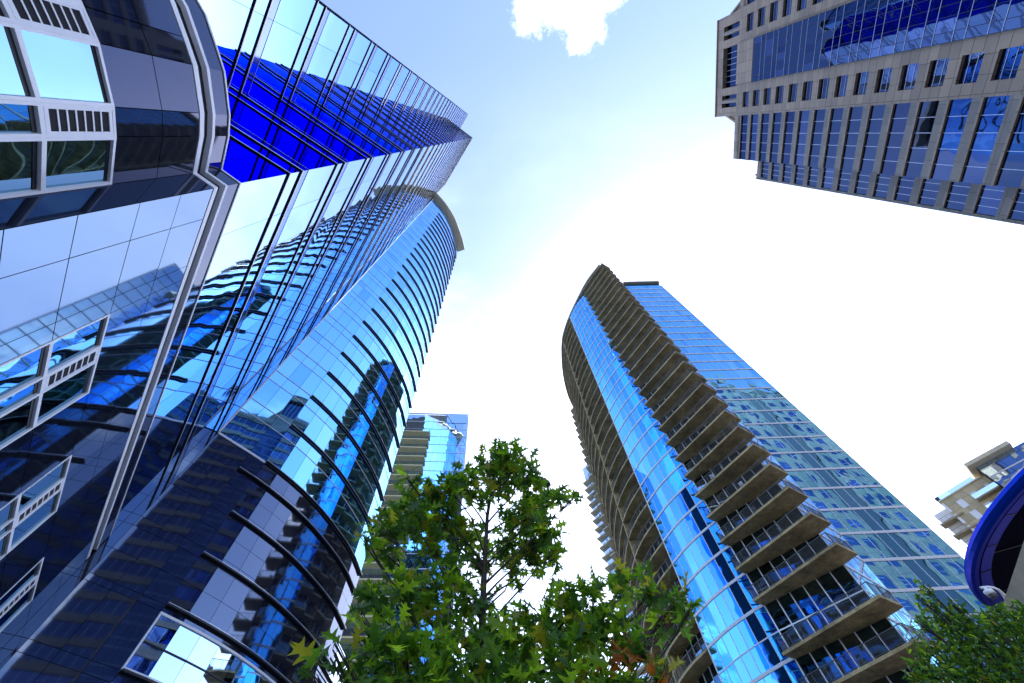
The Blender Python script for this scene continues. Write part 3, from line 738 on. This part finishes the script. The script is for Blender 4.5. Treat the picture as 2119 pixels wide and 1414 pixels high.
for k in range(13):
    zt = 67.2-3.22*k
    for a, e in ((40.08, 39.5), (38.67, 38.13), (37.22, 36.85)):
        w = MB(); w.pane(Q(bs(a)), Q(bs(e)), zt-1.85, zt, .03, 'curtain', 0, 0)
        for (u0, u1, z0, z1) in ((bs(a), bs(e), zt, zt+.12), (bs(a), bs(e), zt-1.97, zt-1.85)): w.wallbox(Q(u0), Q(u1), z0, z1, 0, .08, 'paint')
        w.build('window', BB)
    w = MB(); w.wallbox(Q(bs(41.2)), Q(bs(40.95)), zt-1.2, zt+1.2, 0, .03, 'curtain'); w.wallbox(Q(bs(42.5)), Q(bs(41.2)), zt-2.2, zt+.8, -2.0, -1.9, 'curtain'); w.build('window', BB)
    b = MB(); b.wallbox(Q(bs(38.72)), Q(bs(36.5)), zt-2.35, zt-2.05, .01, 1.5, 'slab'); o = b.build('balcony', BB)
    r = MB(); r.wallbox(Q(bs(38.72)), Q(bs(36.5)), zt-2.05, zt-1.0, 1.42, 1.46, 'white_glass'); r.build('glass_rail', o)
    b = MB(); b.wallbox(Q(bs(42.75)), Q(bs(40.4)), zt-2.75, zt-2.4, -2.2, .35, 'slab'); o = b.build('balcony', BB)
    railing([Q(bs(42.7), -2), Q(bs(42.7), .25), Q(bs(41.3), .25)], zt-2.4, gap=.4).build('railing', o)
pen = MB()
g0, g1 = Q(bs(36.5), .0), Vector((132.5, 70.0)); pd_ = (g1-g0).normalized(); pn = Vector((pd_.y, -pd_.x)); g0 = g0+pn*2.2; g1 = g1+pn*2.2
pen.prism([tuple(g0), tuple(g1), tuple(g1-pn*18), tuple(g0-pn*18)], 0, 70.2, 'gap')
P = resample([g0+pn*.06, g1+pn*.06], 2.3)
for k in range(12):
    for a, q in zip(P, P[1:]):
        pen.pane(a, q, 70.2-3.22*(k+1), 70.2-3.22*k-1.2, .0, 'clear_glass', .04, .002); pen.pane(a, q, 70.2-3.22*k-1.2, 70.2-3.22*k, .0, 'clear_glass', .04, .002)
    pen.wallbox(g0, g1, 70.2-3.22*(k+1)-.15, 70.2-3.22*(k+1)+.15, .06, .14, 'alu')
pen.build('glazed_bay', BB)
rf = MB(); a, q = g0+pn*2.2-pd_*1.4, g1+pn*2.2
a2 = g0 + pn*2.0 - pd_*.9
rf.prism([tuple(a), tuple(a+pd_*10.2), tuple(a+pd_*10.2-pn*20), tuple(a-pn*20)], 70.2, 71.1, 'pale_slab'); rf.build('roof_slab', BB)

# ------------------------------------------------------------------ round blue canopy, stone wall and security camera
BC = thing('round_canopy', 'bright blue round metal canopy with dark soffit, above the small leafed tree', 'canopy')
cc, cr_ = Vector((21.1, 11.25)), 7.14
def ring(mb, prof, m, n=96, ms=None):
    for i in range(n):
        a0, a1 = 2*math.pi*i/n, 2*math.pi*(i+1)/n
        for j, ((ra, za), (rb, zb)) in enumerate(zip(prof, prof[1:])):
            f = [(cc.x+r*math.cos(a), cc.y+r*math.sin(a), z) for r, z, a in ((ra, za, a0), (ra, za, a1), (rb, zb, a1), (rb, zb, a0))]
            mb.face(f[::-1], (ms or [m]*9)[j])
b = MB(); ring(b, [(6.90, 8.99), (7.02, 8.99), (7.10, 9.04), (cr_, 9.14), (7.10, 9.26), (6.95, 9.34), (3.0, 9.6), (.02, 9.65)], 'blue'); b.build('rim', BC, smooth=True)
b = MB(); ring(b, [(6.50, 9.02), (6.84, 9.0), (6.85, 9.08), (6.90, 9.08)], 'blue')
for k in range(28):
    a = 2*math.pi*k/28; b.beam((cc.x+6.5*math.cos(a), cc.y+6.5*math.sin(a), 9.017), (cc.x+6.84*math.cos(a), cc.y+6.84*math.sin(a), 8.997), .025, .02, 'black')
b.build('rim_soffit', BC)
b = MB(); ring(b, [(.05, 9.25), (6.48, 9.18), (6.5, 9.02)], 'navy')
for k in range(14):
    a = 2*math.pi*k/14+.1; b.beam((cc.x+.3*math.cos(a), cc.y+.3*math.sin(a), 9.24), (cc.x+6.45*math.cos(a), cc.y+6.45*math.sin(a), 9.175), .03, .03, 'black')
b.build('soffit', BC)
b = MB(); b.tube([(cc.x, cc.y, 0), (cc.x, cc.y, 9.25)], 2.1, 'blue', 40); b.build('drum', BC, smooth=False)
SW = thing('stone_wall', 'pale stone wall with projecting coping behind the small leafed tree, at the right edge', 'wall')
w0, w1 = Vector(pol(44.1, 15.2)), Vector(pol(37, 12.4)); b = MB()
b.wallbox(w0, w1, 0, 5.85, -.6, 0, 'slab'); b.build('wall', SW); b = MB(); b.wallbox(w0, w1, 5.85, 6.33, -.7, .16, 'slab'); b.build('coping', SW)
CC = thing('security_camera', 'white dome security camera on a bent arm, in front of the blue canopy soffit', 'camera')
pts = [aim(2097.3, 1245.3, 15.7), aim(2084, 1238, 15.6), aim(2076, 1230, 15.5), aim(2066, 1220.5, 15.4), aim(2057, 1216.5, 15.4), aim(2045, 1214.8, 15.4), aim(2036, 1215.5, 15.4), aim(2028.5, 1217.5, 15.4)]
b = MB(); b.tube(pts, [.10, .06, .035, .026, .024, .024, .024, .03], 'paint', 10); b.build('arm', CC, smooth=True)
h = aim(2036.5, 1216, 15.4); b = MB(); b.tube([h, h+Vector((0, 0, -.06)), h+Vector((0, 0, -.07)), h+Vector((0, 0, -.16))], [.03, .04, .095, .1], 'paint', 14); b.build('housing', CC, smooth=True)
b = MB(); b.tube([h+Vector((0, 0, -.162)), h+Vector((0, 0, -.20)), h+Vector((0, 0, -.235)), h+Vector((0, 0, -.25))], [.085, .08, .055, .01], 'rail', 14); b.build('dome', CC, smooth=True)

# ------------------------------------------------------------------ street lamp
SL = thing('street_lamp', 'black fluted street lamp post half hidden by the oak leaves', 'street lamp')
lx, ly = pol(101.9, 8.0); b = MB()
for k in range(10):
    a = 2*math.pi*k/10; b.tube([(lx+.075*math.cos(a), ly+.075*math.sin(a), .9), (lx+.065*math.cos(a), ly+.065*math.sin(a), 8.7)], .028, 'black', 6)
b.tube([(lx, ly, 0), (lx, ly, .9), (lx, ly, .91), (lx, ly, 8.7), (lx, ly, 8.9)], [.2, .17, .075, .065, .09], 'black', 12); b.build('post', SL)
hd = aim(1108, 994, 12.2); b = MB(); b.tube([(lx, ly, 8.75), (lx+.25, ly, 9.1), Vector((lx, ly, 0)).lerp(Vector((hd.x, hd.y, 0)), .5)+Vector((0, 0, 9.3)), hd+Vector((0, 0, .05))], [.05, .045, .04, .04], 'black', 8); b.build('arm', SL)
ad = Vector((hd.x-lx, hd.y-ly, 0)).normalized(); b = MB()
b.tube([hd-ad*.3, hd-ad*.2, hd+ad*.15, hd+ad*.42, hd+ad*.5], [.06, .13, .16, .11, .03], 'black', 12); b.build('lamp_head', SL)

# ------------------------------------------------------------------ trees
def leafmat(name, c, tr=.5):
    m = bpy.data.materials.new(name); m.use_nodes = True; t = m.node_tree; n = t.nodes; l = t.links
    b = n['Principled BSDF']; b.inputs['Base Color'].default_value = (*c, 1); b.inputs['Roughness'].default_value = .38
    ts = n.new('ShaderNodeBsdfTranslucent'); ts.inputs['Color'].default_value = (min(1, c[0]*2.4), min(1, c[1]*2.2), c[2]*1.1, 1)
    mx = n.new('ShaderNodeMixShader'); mx.inputs[0].default_value = tr
    l.new(b.outputs[0], mx.inputs[1]); l.new(ts.outputs[0], mx.inputs[2]); l.new(mx.outputs[0], n['Material Output'].inputs[0])
    return m
LM = [leafmat('deep green leaf', (.034, .095, .015), .5), leafmat('green leaf', (.072, .17, .016), .6), leafmat('fresh green leaf', (.16, .285, .02), .68), leafmat('olive leaf', (.19, .20, .02), .62), leafmat('russet leaf', (.30, .10, .02))]
# a pin oak blade: pointed lobes either side of the midrib
half = [(0, 0), (.035, .10), (.10, .17), (.24, .22), (.12, .29), (.10, .36), (.22, .43), (.41, .52), (.27, .55), (.12, .55), (.10, .62), (.20, .72), (.30, .82), (.17, .78), (.08, .80), (.07, .86), (.02, 1.0)]
def oak_leaf_template():
    V = []; Fc = []
    for sgn in (1, -1):
        i = len(V); V += [(sgn*x, y, .22*abs(x)+ -.18*(y-.5)**2) for x, y in half] + [(0, .75, -.011), (0, .4, -.002)]
        n = len(half)+2; idx = list(range(i, i+n)); Fc.append(idx if sgn > 0 else idx[::-1])
    return np.array(V), Fc
def small_leaf_template():
    V = np.array([(0, 0, 0), (.2, .35, .05), (.16, .7, .04), (0, 1, -.04), (-.16, .7, .04), (-.2, .35, .05)]); return V, [[0, 1, 2, 3], [0, 3, 4, 5]]
def leaves(name, parent, P, size, tmpl, mats, updir=.9):
    V0, F0 = tmpl; n = len(P); nv = len(V0)
    up = RNG.normal(size=(n, 3))*.75 + np.array([0, 0, updir]); up /= np.linalg.norm(up, axis=1)[:, None]
    a = RNG.normal(size=(n, 3)) + np.array([0, 0, -.45]); a -= (a*up).sum(1)[:, None]*up; a /= np.linalg.norm(a, axis=1)[:, None]
    s = np.cross(a, up); sz = size*RNG.uniform(.6, 1.35, n)
    curl = RNG.uniform(.2, 2.8, n)
    V = P[:, None, :] + sz[:, None, None]*(V0[None, :, 0, None]*s[:, None, :] + V0[None, :, 1, None]*a[:, None, :] + curl[:, None, None]*V0[None, :, 2, None]*up[:, None, :])
    V = V.reshape(-1, 3); Fc = [[v+i*nv for v in f] for i in range(n) for f in F0]
    me = bpy.data.meshes.new(name); me.from_pydata(V.tolist(), [], Fc)
    for m in LM: me.materials.append(m)
    me.polygons.foreach_set('material_index', np.repeat(mats, len(F0)).astype(np.int32)); me.update()
    o = bpy.data.objects.new(name, me); COL.objects.link(o); o.parent = parent; return o
def crown_points(clumps, base, dens):
    """clumps: (px, py, radius px, horizontal distance) -> leaf positions in shells around real 3-D centres"""
    pts = []; cen = []
    for (px, py, r, hd_) in clumps:
        d = ray(px, py); s = hd_/math.hypot(d.x, d.y); c = EYE + d*s; R = r/FOC*(s*d.dot(_f))
        n = int(dens*R*R)
        q = RNG.normal(size=(n, 3)); q /= np.linalg.norm(q, axis=1)[:, None]; q *= (RNG.uniform(0, 1, n)**.45)[:, None]*R
        q[:, 2] *= .85; pts.append(q+np.array(c)); cen.append((c, R))
    return np.concatenate(pts), cen
OK = thing('oak_tree', 'young oak with pointed lobed leaves and a few russet ones, at bottom centre', 'tree')
oak = [(1042, 935, 28, 3.35), (1010, 965, 34, 3.3), (1065, 968, 40, 3.45), (1030, 1000, 36, 3.5), (1095, 985, 28, 3.3), (1110, 1035, 42, 3.6), (1160, 1022, 22, 3.3), (1185, 1030, 13, 3.25), (1078, 1075, 50, 3.5), (1125, 1110, 40, 3.4), (1110, 1150, 44, 3.6), (1150, 1140, 20, 3.3), (1050, 1140, 36, 3.7), (1065, 1180, 24, 3.5),
       (955, 990, 34, 3.2), (925, 1010, 30, 3.1), (985, 1020, 26, 3.3), (870, 1020, 34, 3.2), (840, 985, 12, 3.05), (905, 1060, 52, 3.3), (850, 1075, 46, 3.1), (795, 1085, 32, 2.95), (752, 1110, 18, 2.85), (800, 1130, 30, 3.1), (945, 1100, 46, 3.5), (890, 1125, 34, 3.2), (985, 1110, 26, 3.6), (1000, 1165, 28, 3.5),
       (940, 1170, 34, 3.3), (900, 1200, 38, 3.0), (830, 1215, 42, 2.9), (775, 1235, 30, 2.85), (740, 1255, 18, 2.8), (960, 1230, 40, 3.3), (880, 1255, 36, 3.1), (1005, 1240, 22, 3.5), (930, 1300, 44, 3.1), (1010, 1310, 44, 3.3), (690, 1345, 15, 2.55), (660, 1365, 17, 2.45), (640, 1385, 13, 2.4), (655, 1395, 12, 2.4), (700, 1325, 10, 2.5),
       (760, 1330, 34, 2.75), (820, 1325, 50, 2.8), (740, 1375, 36, 2.65), (800, 1385, 54, 2.7), (880, 1360, 60, 2.8), (950, 1380, 60, 2.8), (1030, 1370, 60, 2.9), (1075, 1300, 44, 3.0), (1110, 1360, 60, 2.9), (1130, 1290, 46, 3.0), (1180, 1250, 46, 3.0), (1235, 1225, 38, 3.0), (1290, 1215, 34, 3.0), (1345, 1225, 32, 3.0), (1395, 1240, 28, 3.0), (1430, 1255, 14, 3.0), (1380, 1275, 22, 3.0),
       (1210, 1310, 56, 2.9), (1270, 1285, 40, 2.9), (1290, 1335, 40, 2.8), (1180, 1380, 56, 2.8), (1260, 1395, 50, 2.7), (1330, 1350, 32, 2.75), (1365, 1390, 30, 2.7), (1060, 1420, 60, 2.7), (900, 1430, 60, 2.7), (1160, 1440, 60, 2.7)]
PT, CEN = crown_points(oak, None, 2050)
mats = RNG.choice([0, 1, 2, 3], len(PT), p=[.30, .36, .24, .10])
rus = [c for c, q in zip(CEN, oak) if q[0] > 1240 and q[1] > 1300]
for c, R in rus:
    near = np.linalg.norm(PT-np.array(c), axis=1) < R*1.1; mats[near & (RNG.uniform(size=len(PT)) < .13)] = 4
leaves('crown', OK, PT, .138, oak_leaf_template(), mats)
tb = MB(); bx, by = pol(97.3, 3.42)
TR = [Vector((bx+.02, by, 0)), Vector((bx-.01, by+.02, 1.5)), Vector((bx+.01, by, 2.6)), Vector((bx, by+.03, 3.4)), Vector((bx+.03, by, 4.3)), Vector((bx+.14, by+.02, 5.2)), Vector((bx+.2, by, 5.55))]
tb.tube(TR, [.07, .055, .040, .028, .017, .008, .003], 'bark', 9); tb.build('trunk', OK, smooth=True)
def trunk_at(z):
    for a, b_ in zip(TR, TR[1:]):
        if a.z <= z <= b_.z: return a.lerp(b_, (z-a.z)/(b_.z-a.z))
    return TR[-1]
lb = MB()
for k, (c, R) in enumerate(CEN):
    hz = math.hypot(c.x-bx, c.y-by); s = trunk_at(max(1.9, min(5.2, c.z-.25-hz*.45))); mid = s.lerp(c, .5)+Vector((random.uniform(-.06, .06), random.uniform(-.06, .06), -.05*hz+random.uniform(-.03, .05)))
    lb.tube([s, s.lerp(mid, .5)+Vector((0, 0, .01)), mid, mid.lerp(c, .5)+Vector((0, 0, .02)), c], [.008+.004*hz, .006+.003*hz, .006, .004, .002], 'bark', 6)
    for t in range(5):
        q = RNG.normal(size=3); q = Vector(q/np.linalg.norm(q))*R*.95; lb.tube([mid.lerp(c, .6), c+q*.5+Vector((0, 0, -.02)), c+q], [.004, .003, .0015], 'bark', 4)
lb.build('branches', OK)
ST = thing('street_tree', 'small leafed green street tree in front of the stone wall, at bottom right', 'tree')
elm = [(1912, 1218, 14, 9.3), (1925, 1250, 20, 9.3), (1900, 1235, 10, 9.1), (1945, 1285, 34, 9.4), (1905, 1290, 16, 9.0), (1985, 1268, 18, 9.6), (1968, 1250, 10, 9.5), (2000, 1295, 34, 9.5), (2060, 1262, 18, 9.8), (2045, 1285, 26, 9.8), (2100, 1278, 30, 9.9), (2112, 1262, 14, 9.9), (2075, 1300, 40, 9.7), (1970, 1330, 48, 9.3), (1915, 1345, 28, 9.1), (2030, 1345, 54, 9.4), (2100, 1345, 50, 9.6), (1910, 1385, 30, 9.0), (1965, 1390, 56, 9.1), (2040, 1400, 60, 9.2), (2110, 1405, 56, 9.4), (1890, 1405, 16, 8.9), (2150, 1330, 60, 9.8), (2000, 1450, 70, 9.0), (2090, 1460, 70, 9.2)]
PT2, CEN2 = crown_points(elm, None, 2600)
leaves('crown', ST, PT2, .085, small_leaf_template(), RNG.choice([0, 1, 2, 3], len(PT2), p=[.45, .35, .15, .05]), .5)
cx, cy = pol(46.2, 9.5); tb = MB(); TR2 = [Vector((cx, cy, 0)), Vector((cx+.03, cy, 1.6)), Vector((cx-.03, cy+.04, 2.8)), Vector((cx, cy, 4.3))]
tb.tube(TR2, [.12, .1, .075, .02], 'bark', 10); tb.build('trunk', ST, smooth=True); lb = MB()
for c, R in CEN2:
    s = TR2[1].lerp(TR2[2], random.uniform(.2, 1)); mid = s.lerp(c, .5)+Vector((0, 0, -.1))
    lb.tube([s, mid, mid.lerp(c, .6)+Vector((0, 0, .03)), c], [.035, .022, .012, .004], 'bark', 6)
    for t in range(7):
        q = RNG.normal(size=3); q = Vector(q/np.linalg.norm(q))*R*.95; lb.tube([mid.lerp(c, .7), c+q*.5, c+q], [.008, .005, .002], 'bark', 4)
lb.build('branches', ST)
